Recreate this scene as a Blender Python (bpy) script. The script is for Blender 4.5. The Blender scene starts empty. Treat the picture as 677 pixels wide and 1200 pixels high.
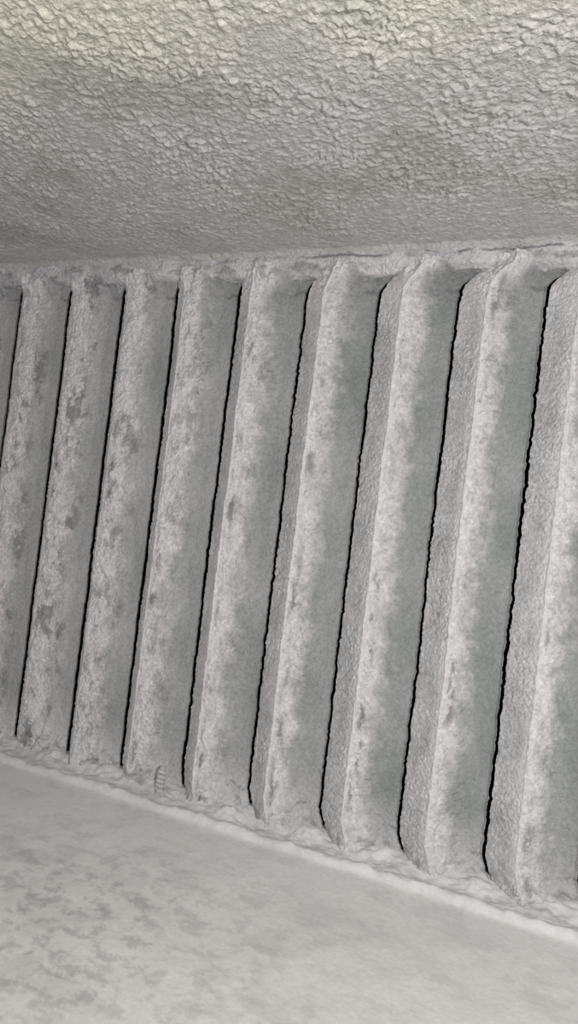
import bpy, numpy as np, math
from mathutils import Matrix, Vector
S=0.1
H=7.1
# ------------------------------------------------------------------ helpers
def _h(ix,iy,seed):
    ix=ix.astype(np.int64);iy=iy.astype(np.int64)
    n=(ix*374761393+iy*668265263+seed*1442695041)&0x7fffffff
    n=((n^(n>>13))*1274126177)&0x7fffffff
    n=(n^(n>>16))&0x7fffffff
    return n/float(0x7fffffff)
def perlin(x,y,seed=0):
    x,y=np.broadcast_arrays(x,y)
    x0=np.floor(x);y0=np.floor(y);fx=x-x0;fy=y-y0
    u=fx*fx*fx*(fx*(fx*6-15)+10);v=fy*fy*fy*(fy*(fy*6-15)+10)
    def g(a,b,dx,dy):
        t=_h(a,b,seed)*2*np.pi
        return np.cos(t)*dx+np.sin(t)*dy
    n00=g(x0,y0,fx,fy);n10=g(x0+1,y0,fx-1,fy);n01=g(x0,y0+1,fx,fy-1);n11=g(x0+1,y0+1,fx-1,fy-1)
    return ((n00*(1-u)+n10*u)*(1-v)+(n01*(1-u)+n11*u)*v)*1.5
def fbm(x,y,seed=0,o=4,gain=.5):
    s=0;a=1;f=1
    for k in range(o):
        s=s+a*perlin(x*f,y*f,seed+k*17);a*=gain;f*=2.03
    return s
def sst(a,b,x):
    t=np.clip((x-a)/(b-a),0,1);return t*t*(3-2*t)
def grid_obj(name,X,Y,Z,mat,attrs=None,parent=None):
    n,m=X.shape
    co=np.stack([X,Y,Z],-1).reshape(-1,3)*S
    me=bpy.data.meshes.new(name)
    idx=np.arange(n*m).reshape(n,m)
    q=np.stack([idx[:-1,:-1],idx[:-1,1:],idx[1:,1:],idx[1:,:-1]],-1).reshape(-1,4)
    me.vertices.add(n*m);me.vertices.foreach_set("co",co.astype(np.float32).ravel())
    me.loops.add(q.size);me.loops.foreach_set("vertex_index",q.astype(np.int32).ravel())
    me.polygons.add(len(q));me.polygons.foreach_set("loop_start",np.arange(0,q.size,4,dtype=np.int32))
    me.polygons.foreach_set("use_smooth",np.ones(len(q),dtype=bool))
    me.update(calc_edges=True)
    for k,a in (attrs or {}).items():
        at=me.attributes.new(k,'FLOAT','POINT');at.data.foreach_set("value",a.astype(np.float32).ravel())
    me.materials.append(mat)
    ob=bpy.data.objects.new(name,me);bpy.context.scene.collection.objects.link(ob)
    if parent: ob.parent=parent
    return ob
# ------------------------------------------------------------------ materials
def frost_mat(name,cold,white,dark,bump=.5,scale=700,bump_dist=.0012,rough=.75,var=.12):
    m=bpy.data.materials.new(name);m.use_nodes=True
    nt=m.node_tree;N=nt.nodes;L=nt.links
    b=N['Principled BSDF'];b.inputs['Roughness'].default_value=rough
    b.inputs['Specular IOR Level'].default_value=.35
    tc=N.new('ShaderNodeTexCoord')
    def attr(n):
        a=N.new('ShaderNodeAttribute');a.attribute_name=n;return a.outputs['Fac']
    def mix(f,a,c,mode='MIX'):
        x=N.new('ShaderNodeMix');x.data_type='RGBA';x.blend_type=mode
        if isinstance(f,(int,float)): x.inputs[0].default_value=f
        else: L.new(f,x.inputs[0])
        for s,v in ((6,a),(7,c)):
            if isinstance(v,tuple): x.inputs[s].default_value=(*v,1)
            else: L.new(v,x.inputs[s])
        return x.outputs[2]
    c=mix(attr('frost_light'),cold,white)
    c=mix(attr('dirt_shade'),c,dark)
    n1=N.new('ShaderNodeTexNoise');n1.inputs['Scale'].default_value=scale*.5;n1.inputs['Detail'].default_value=4
    n1.inputs['Roughness'].default_value=.65
    L.new(tc.outputs['Object'],n1.inputs['Vector'])
    r=N.new('ShaderNodeMapRange');r.inputs[1].default_value=.32;r.inputs[2].default_value=.68;r.inputs[3].default_value=1-var*1.3;r.inputs[4].default_value=1+var
    L.new(n1.outputs['Fac'],r.inputs[0])
    c=mix(1.0,c,r.outputs[0],'MULTIPLY')
    L.new(c,b.inputs['Base Color'])
    n2=N.new('ShaderNodeTexNoise');n2.inputs['Scale'].default_value=scale;n2.inputs['Detail'].default_value=2
    L.new(tc.outputs['Object'],n2.inputs['Vector'])
    bp=N.new('ShaderNodeBump');bp.inputs['Strength'].default_value=bump;bp.inputs['Distance'].default_value=bump_dist
    L.new(n2.outputs['Fac'],bp.inputs['Height']);L.new(bp.outputs['Normal'],b.inputs['Normal'])
    return m
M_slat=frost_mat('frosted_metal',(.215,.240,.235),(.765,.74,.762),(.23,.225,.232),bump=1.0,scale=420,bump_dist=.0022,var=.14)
M_ceil=frost_mat('ceiling_frost',(.80,.785,.655),(.57,.55,.545),(.36,.37,.33),bump=.9,scale=380,bump_dist=.0020,var=.14)  # first two colours hold the painted near-to-far light on the ceiling
M_floor=frost_mat('floor_frost',(.88,.87,.85),(.82,.80,.82),(.42,.42,.42),bump=.35,scale=420,bump_dist=.0008,var=.05)
M_void=bpy.data.materials.new('dark_cavity');M_void.use_nodes=True
_b=M_void.node_tree.nodes['Principled BSDF'];_b.inputs['Base Color'].default_value=(.003,.003,.004,1);_b.inputs['Roughness'].default_value=1;_b.inputs['Specular IOR Level'].default_value=0  # near-black colour stands in for the darkness inside the gaps
# ------------------------------------------------------------------ louver
louver=bpy.data.objects.new('frosted_louver_grille',None);bpy.context.scene.collection.objects.link(louver)
def crack(i,z):
    x=float(i)+.010*fbm(z*.7,np.full_like(z,i*3.3),5,3)
    if i<=3: x=x+.06
    jag=.5+.5*sst(1,7,np.array(float(i)))
    x=x+jag*.011*fbm(z*6,np.full_like(z,i*7.1),9,5,.75)
    x=x+.12*sst(3,7,np.array(float(i)))*sst(.42,.0,z)
    x=x+.30*sst(4,8,np.array(float(i)))*sst(H-.36,H+.05,z)**1.5
    return x
def slitw(i,z):
    w=.019+.016*float(sst(7,2,np.array(float(i))))+.003*fbm(z*2,np.full_like(z,i*1.7),31,3)+.003*perlin(z*14,np.full_like(z,i*1.7),35)
    w=np.clip(w,.011,1)*sst(.02,.12,z)*sst(H-.06,H-.20,z)
    return w-.01*(sst(.12,.02,z)+sst(H-.20,H-.06,z))
def slat(i):
    hi=(-1<=i<=10)
    NU,NV=(110,900) if hi else (50,300)
    z=np.linspace(-.15,H+.1,NV)[:,None];u=np.linspace(0,1,NU)[None,:]
    zf=z[:,0]
    xl=(crack(i,zf)+slitw(i,zf))[:,None];xr=(crack(i+1,zf)-slitw(i+1,zf))[:,None]
    X=xl+(xr-xl)*u
    zz=z+0*u; uu=u+0*z
    fi=float(i)
    left=float(np.clip((6.5-fi)/4.5,0,1))
    rd=.09+.27*float(sst(1.5,8,np.array(fi)))
    rh=.07+.11*float(sst(1.5,6.5,np.array(fi)))
    ridge=rd+.006*fbm(zz*.8,i*2.0+0*zz,77,2)
    wide=.60+.06*float(sst(4,8,np.array(fi)))+.06*fbm(zz*1.5,i*5.0+0*zz,41,4)
    tt=uu/ridge
    d1=.01+(rh-.01)*tt
    t=np.clip((uu-ridge)/(wide-ridge),0,1)
    d2=rh*(1-t)**1.0
    d=np.where(uu<ridge,d1,d2)
    d=d+.014*np.exp(-((uu-ridge)/.014)**2)*(1-.9*left)
    d=d-.06*sst(wide-.05,wide+.15,uu)*sst(1.0,.96,uu)
    sx=X+i*3.7
    band=sst(ridge+.00,ridge+.07,uu)*sst(wide+.12,wide-.08,uu)
    lump=fbm(sx*6,zz*5,100+i,5,.6)
    spine=np.exp(-((uu-ridge-.09)/.05)**2)
    d=d+band*(.012+.020*lump)+spine*.025*np.clip(fbm(sx*11,zz*5,130+i,4,.65),-.3,1)
    d=d+left*.035*np.exp(-((uu-.33)/.20)**2)
    gr=.8*perlin(sx*20,zz*18,200+i)+perlin(sx*38,zz*34,230+i)
    gmod=.5+1.0*sst(-.3,.5,fbm(sx*2,zz*1.5,260+i,3))
    d=d+gr*gmod*(.0110*band+.0085*(1-sst(ridge-.03,ridge,uu))+.0012)
    soft=fbm(sx*2.2,zz*1.4,300+i,3)
    d=d+.012*soft*sst(0,.1,uu)*sst(1,.9,uu)
    e=sst(.40,.0,zz)+sst(H-.25,H,zz)
    d=d+e*(.05+.06*fbm(sx*5,zz*5,340,4))*sst(0,.15,uu)*sst(1,.85,uu)
    # attributes : how thick the white frost is / bare or dirty patches, plus painted header shade
    fz=fbm(sx*3,zz*2,350+i,4,.6)
    frost_light=.60+.30*left+.16*fz-.14*gr
    core=sst(ridge-.14,ridge+.03,uu)
    frost_light=frost_light*(1-core)+core*(.98+.16*fbm(sx*7,zz*5,355+i,5,.7)+.14*gr)
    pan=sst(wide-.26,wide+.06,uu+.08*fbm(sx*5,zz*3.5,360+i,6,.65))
    frost_light=frost_light*(1-pan)+pan*(.20+.24*left+.13*np.clip(fbm(sx*1.6,zz*.8,380+i,3),-1,1))
    frost_light=frost_light+.20*sst(.94,.99,uu)*pan*(1-left)
    frost_light=frost_light+sst(.9,0,zz)*.45*pan+ .35*sst(H-1.0,H-.1,zz)*(1-pan)*(1-core)
    clump=sst(.08,.60,fbm(sx*6,zz*2.2,400+i,6,.7))*sst(-.2,.3,fbm(0*sx+i,zz*.6,405+i,3))
    dirt_shade=clump*spine*.85*(1-.3*left)
    blot=sst(.15,.8,fbm(sx*3.2,zz*1.8,430+i,6,.7))
    dirt_shade=dirt_shade+left*.75*blot*sst(.05,.3,uu)*sst(.75,.6,uu)
    dirt_shade=dirt_shade+(.5-.25*left)*sst(H-.45,H-.12,zz+.12*fbm(sx*4,zz*4,450,3))*sst(wide-.25,wide+.05,uu)  # header shadow painted into the panel tops, along with brownish frost
    dirt_shade=dirt_shade+.5*sst(.40,.1,zz)*sst(.0,.5,fbm(sx*6,zz*9,460,4,.6))
    zb=.34+.06*fbm(sx*6,0*zz+i,470,5,.7)+.12*(uu-.8)
    dirt_shade=dirt_shade+.9*np.exp(-((zz-zb)/.014)**2)*sst(-.2,.2,perlin(sx*7,0*zz+i,472))*sst(.55,.7,uu)*sst(1.,.97,uu)*(1-left*.7)
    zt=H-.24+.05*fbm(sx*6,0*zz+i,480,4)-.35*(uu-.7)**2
    dirt_shade=dirt_shade+1.6*np.exp(-((zz-zt)/.018)**2)*sst(.72,.84,uu)*(1-left*.5)
    line=np.exp(-((uu-ridge)/.012)**2)*(1-left)
    frost_light=frost_light+.6*line;dirt_shade=dirt_shade*(1-line)
    grid_obj('slat_%d'%(i+4),X,-d,zz,M_slat,{'frost_light':np.clip(frost_light,0,1.15),'dirt_shade':np.clip(dirt_shade,0,1)},louver)
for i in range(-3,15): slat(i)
def box(name,x0,x1,y0,y1,z0,z1,mat,parent=None):
    me=bpy.data.meshes.new(name)
    v=[(x*S,y*S,z*S) for x in(x0,x1) for y in(y0,y1) for z in(z0,z1)]
    f=[(0,1,3,2),(4,6,7,5),(0,4,5,1),(2,3,7,6),(0,2,6,4),(1,5,7,3)]
    me.from_pydata(v,[],f);me.materials.append(mat)
    o=bpy.data.objects.new(name,me);bpy.context.scene.collection.objects.link(o)
    if parent:o.parent=parent
    return o
box('cavity_back',-4,16,.8,.9,-.5,H+.6,M_void,louver)
def rail(name,prof,seed,amp,x0=-4,x1=16,nx=1800,mat=M_slat,frost_light=.72,rough=1.0):
    prof=np.array(prof,float)
    seg=np.r_[0,np.cumsum(np.hypot(*np.diff(prof,axis=0).T))]
    k=max(24,int(seg[-1]/.012));s=np.linspace(0,seg[-1],k)
    py=np.interp(s,seg,prof[:,0]);pz=np.interp(s,seg,prof[:,1])
    ty=np.gradient(py);tz=np.gradient(pz);l=np.hypot(ty,tz);ny=-tz/l;nz=ty/l
    x=np.linspace(x0,x1,nx)[:,None];ss=s[None,:]
    n=fbm(x*2.5,ss*3,seed,5,.5)*amp+amp*.25*perlin(x*28,ss*26,seed+9)
    n=n-.05*np.exp(-(((x-4.62)/.10)**2))*np.exp(-((ss-.12)/.12)**2)
    Y=py[None,:]+ny[None,:]*n*rough;Z=pz[None,:]+nz[None,:]*n*rough
    fr=frost_light+.2*fbm(x*2,ss*3,seed+3,3)
    di=.55*sst(.15,.6,fbm(x*2.5,ss*6,seed+5,5,.6))
    seam=np.exp(-((ss-(seg[-1]-.10+.03*fbm(x*1.5,0*x,seed+6,4)))/.014)**2)*sst(5.0,6.5,x)*sst(-.35,-.1,fbm(x*1.3,0*x,seed+7,3))
    crk=np.exp(-((x-(4.42+.05*perlin(ss*9,0*ss,77)))/.018)**2)*sst(.34,.25,ss)
    di=di+1.2*seam+1.4*crk
    grid_obj(name,x+0*ss,Y,Z,mat,{'frost_light':np.clip(fr,0,1),'dirt_shade':np.clip(di,0,1)},louver)
rail('header_rail',[(.05,H-.07),(-.06,H-.05),(-.13,H+.01),(-.15,H+.11),(-.14,H+.26)],500,.035)
# ------------------------------------------------------------------ ceiling
ZC=H+.24
x=np.linspace(-2.5,16.5,1500)[:,None];y=-(np.linspace(0,1,760)[None,:]**1.1)*9.5
wx=x+.05*perlin(x*3,y*3,7)+.02*perlin(x*12,y*12,11);wy=y+.05*perlin(x*3,y*3,8)+.02*perlin(x*12,y*12,12)
n1=perlin(wx*7,wy*9,610);n2=perlin(wx*15+3,wy*16,611);n3=perlin(wx*28,wy*29,612)
mod=.7+.5*fbm(x*1.3,y*1.3,615,3)
bl=n1*.40+n2*.60+.38*n3+.05
bl=np.where(bl>0,bl,bl*.6)
h=mod*(.047*bl)+.015*fbm(x*.8,y*.8,630,3)
edge=sst(0,-1.8,y)
h=h*(.40+.60*edge)+.07*sst(-.25,-.1,y)*(1+.5*fbm(x*2,y*2,640,3))
Zc=ZC-h
fr=sst(-6,-2.6,y+.8*fbm(x*.5,y*.5,650,3))  # brighter and yellower near the camera: light colour and falloff painted in
di=.45*sst(.0,.6,fbm(x*.7,y*.9,660,4))+.34*sst(.12,-.22,bl)  # broad blotches are own tone; hollows between bumps get painted shade
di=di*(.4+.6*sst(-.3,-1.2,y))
grid_obj('ceiling',x+0*y,y+0*x-.0,Zc,M_ceil,{'frost_light':fr,'dirt_shade':np.clip(di,0,1)})
# ------------------------------------------------------------------ floor
x=np.linspace(-4,18,1100)[:,None];y=-(np.linspace(0,1,560)[None,:]**1.3)*11+.1
lipy=-.52+.03*fbm(x*.8,0*x,700,4)
near=sst(-.62,-.50,y-(lipy+.52))
h=.05*near+.045*np.exp(-((y-lipy)/.09)**2)*(.85+.4*fbm(x*1.7,0*x,705,3))+.10*sst(-.3,.05,y)
foot=np.exp(-((((x-.35)%1.0)-.5)/.22)**2)*np.exp(-((y+.18)/.16)**2)
h=h+near*.022*fbm(x*4,y*5,710,5,.55)+.06*foot*(.6+fbm(x*3,y*3,715,4,.6))+.012*fbm(x*1.1,y*1.1,720,3)+.002*perlin(x*16,y*16,730)
pm=np.exp(-(((x-5.8)/2.0)**2+((y+3.3)/1.8)**2))
pt=sst(-.20,.8,fbm(x*3.6,y*4.2,740,6,.72))
di=.60*pm*pt+.22*sst(-.1,.8,fbm(x*1.1,y*1.4,750,6,.65))+near*.35*sst(-.1,.6,fbm(x*4,y*6,760,4))*sst(-.45,-.35,y)
grid_obj('floor',x+0*y,y+0*x,h-.02,M_floor,{'frost_light':.5+0*h+.5*near,'dirt_shade':np.clip(di,0,1)})
# ------------------------------------------------------------------ frosted stud
def stud(name,x,y,z0,z1,r=.055):
    nz=120;na=32
    z=np.linspace(z0,z1,nz)[:,None];a=np.linspace(0,2*np.pi,na)[None,:]
    w=np.sin(2*np.pi*(z-z0)/.06+a)
    rr=r*(1+.10*w)+.025*perlin(z*7,np.cos(a)*1.5+x,3)+.010*perlin(z*25,np.sin(a)*4,5)
    t=(z-z0)/(z1-z0);rr=rr*np.sqrt(np.clip(1-np.abs(2*t-1)**6,0,1))
    grid_obj(name,x+rr*np.cos(a),y+rr*np.sin(a),z+0*a,M_slat,{'frost_light':.75+.15*w,'dirt_shade':.15-.15*w},louver)
stud('frosted_stud',4.80,-.20,-.05,.40,.05)
# ------------------------------------------------------------------ camera
cam=bpy.data.cameras.new('camera');co=bpy.data.objects.new('camera',cam);bpy.context.scene.collection.objects.link(co)
C=np.array([10.0564,-8.7708,3.7794]);rv=np.array([.044,.4211,.1121]);f=870.
R0=np.array([[1,0,0],[0,0,-1],[0,1,0]],float)
def rod(r):
    t=np.linalg.norm(r);k=r/t
    K=np.array([[0,-k[2],k[1]],[k[2],0,-k[0]],[-k[1],k[0],0]])
    return np.eye(3)+np.sin(t)*K+(1-np.cos(t))*K@K
R=R0@rod(rv)
M=Matrix(R.tolist()).to_4x4();M.translation=Vector((C*S).tolist());co.matrix_world=M
cam.sensor_fit='VERTICAL';cam.sensor_height=36;cam.lens=36*f/1200;cam.clip_start=.005
bpy.context.scene.camera=co
# ------------------------------------------------------------------ lights
def area(name,p,target,size,e,col):
    l=bpy.data.lights.new(name,'AREA');l.size=size*S;l.energy=e;l.color=col
    o=bpy.data.objects.new(name,l);bpy.context.scene.collection.objects.link(o)
    o.location=Vector(p)*S;o.rotation_euler=(Vector(target)-Vector(p)).to_track_quat('-Z','Y').to_euler()
area('torch_light',(12.2,-9.8,4.2),(6.6,0,3.5),.5,6.4,(1,.985,.965))
w=bpy.data.worlds.new('world');bpy.context.scene.world=w;w.use_nodes=True
w.node_tree.nodes['Background'].inputs[0].default_value=(.99,.98,.99,1);w.node_tree.nodes['Background'].inputs[1].default_value=.22
bpy.context.scene.view_settings.view_transform='Standard'
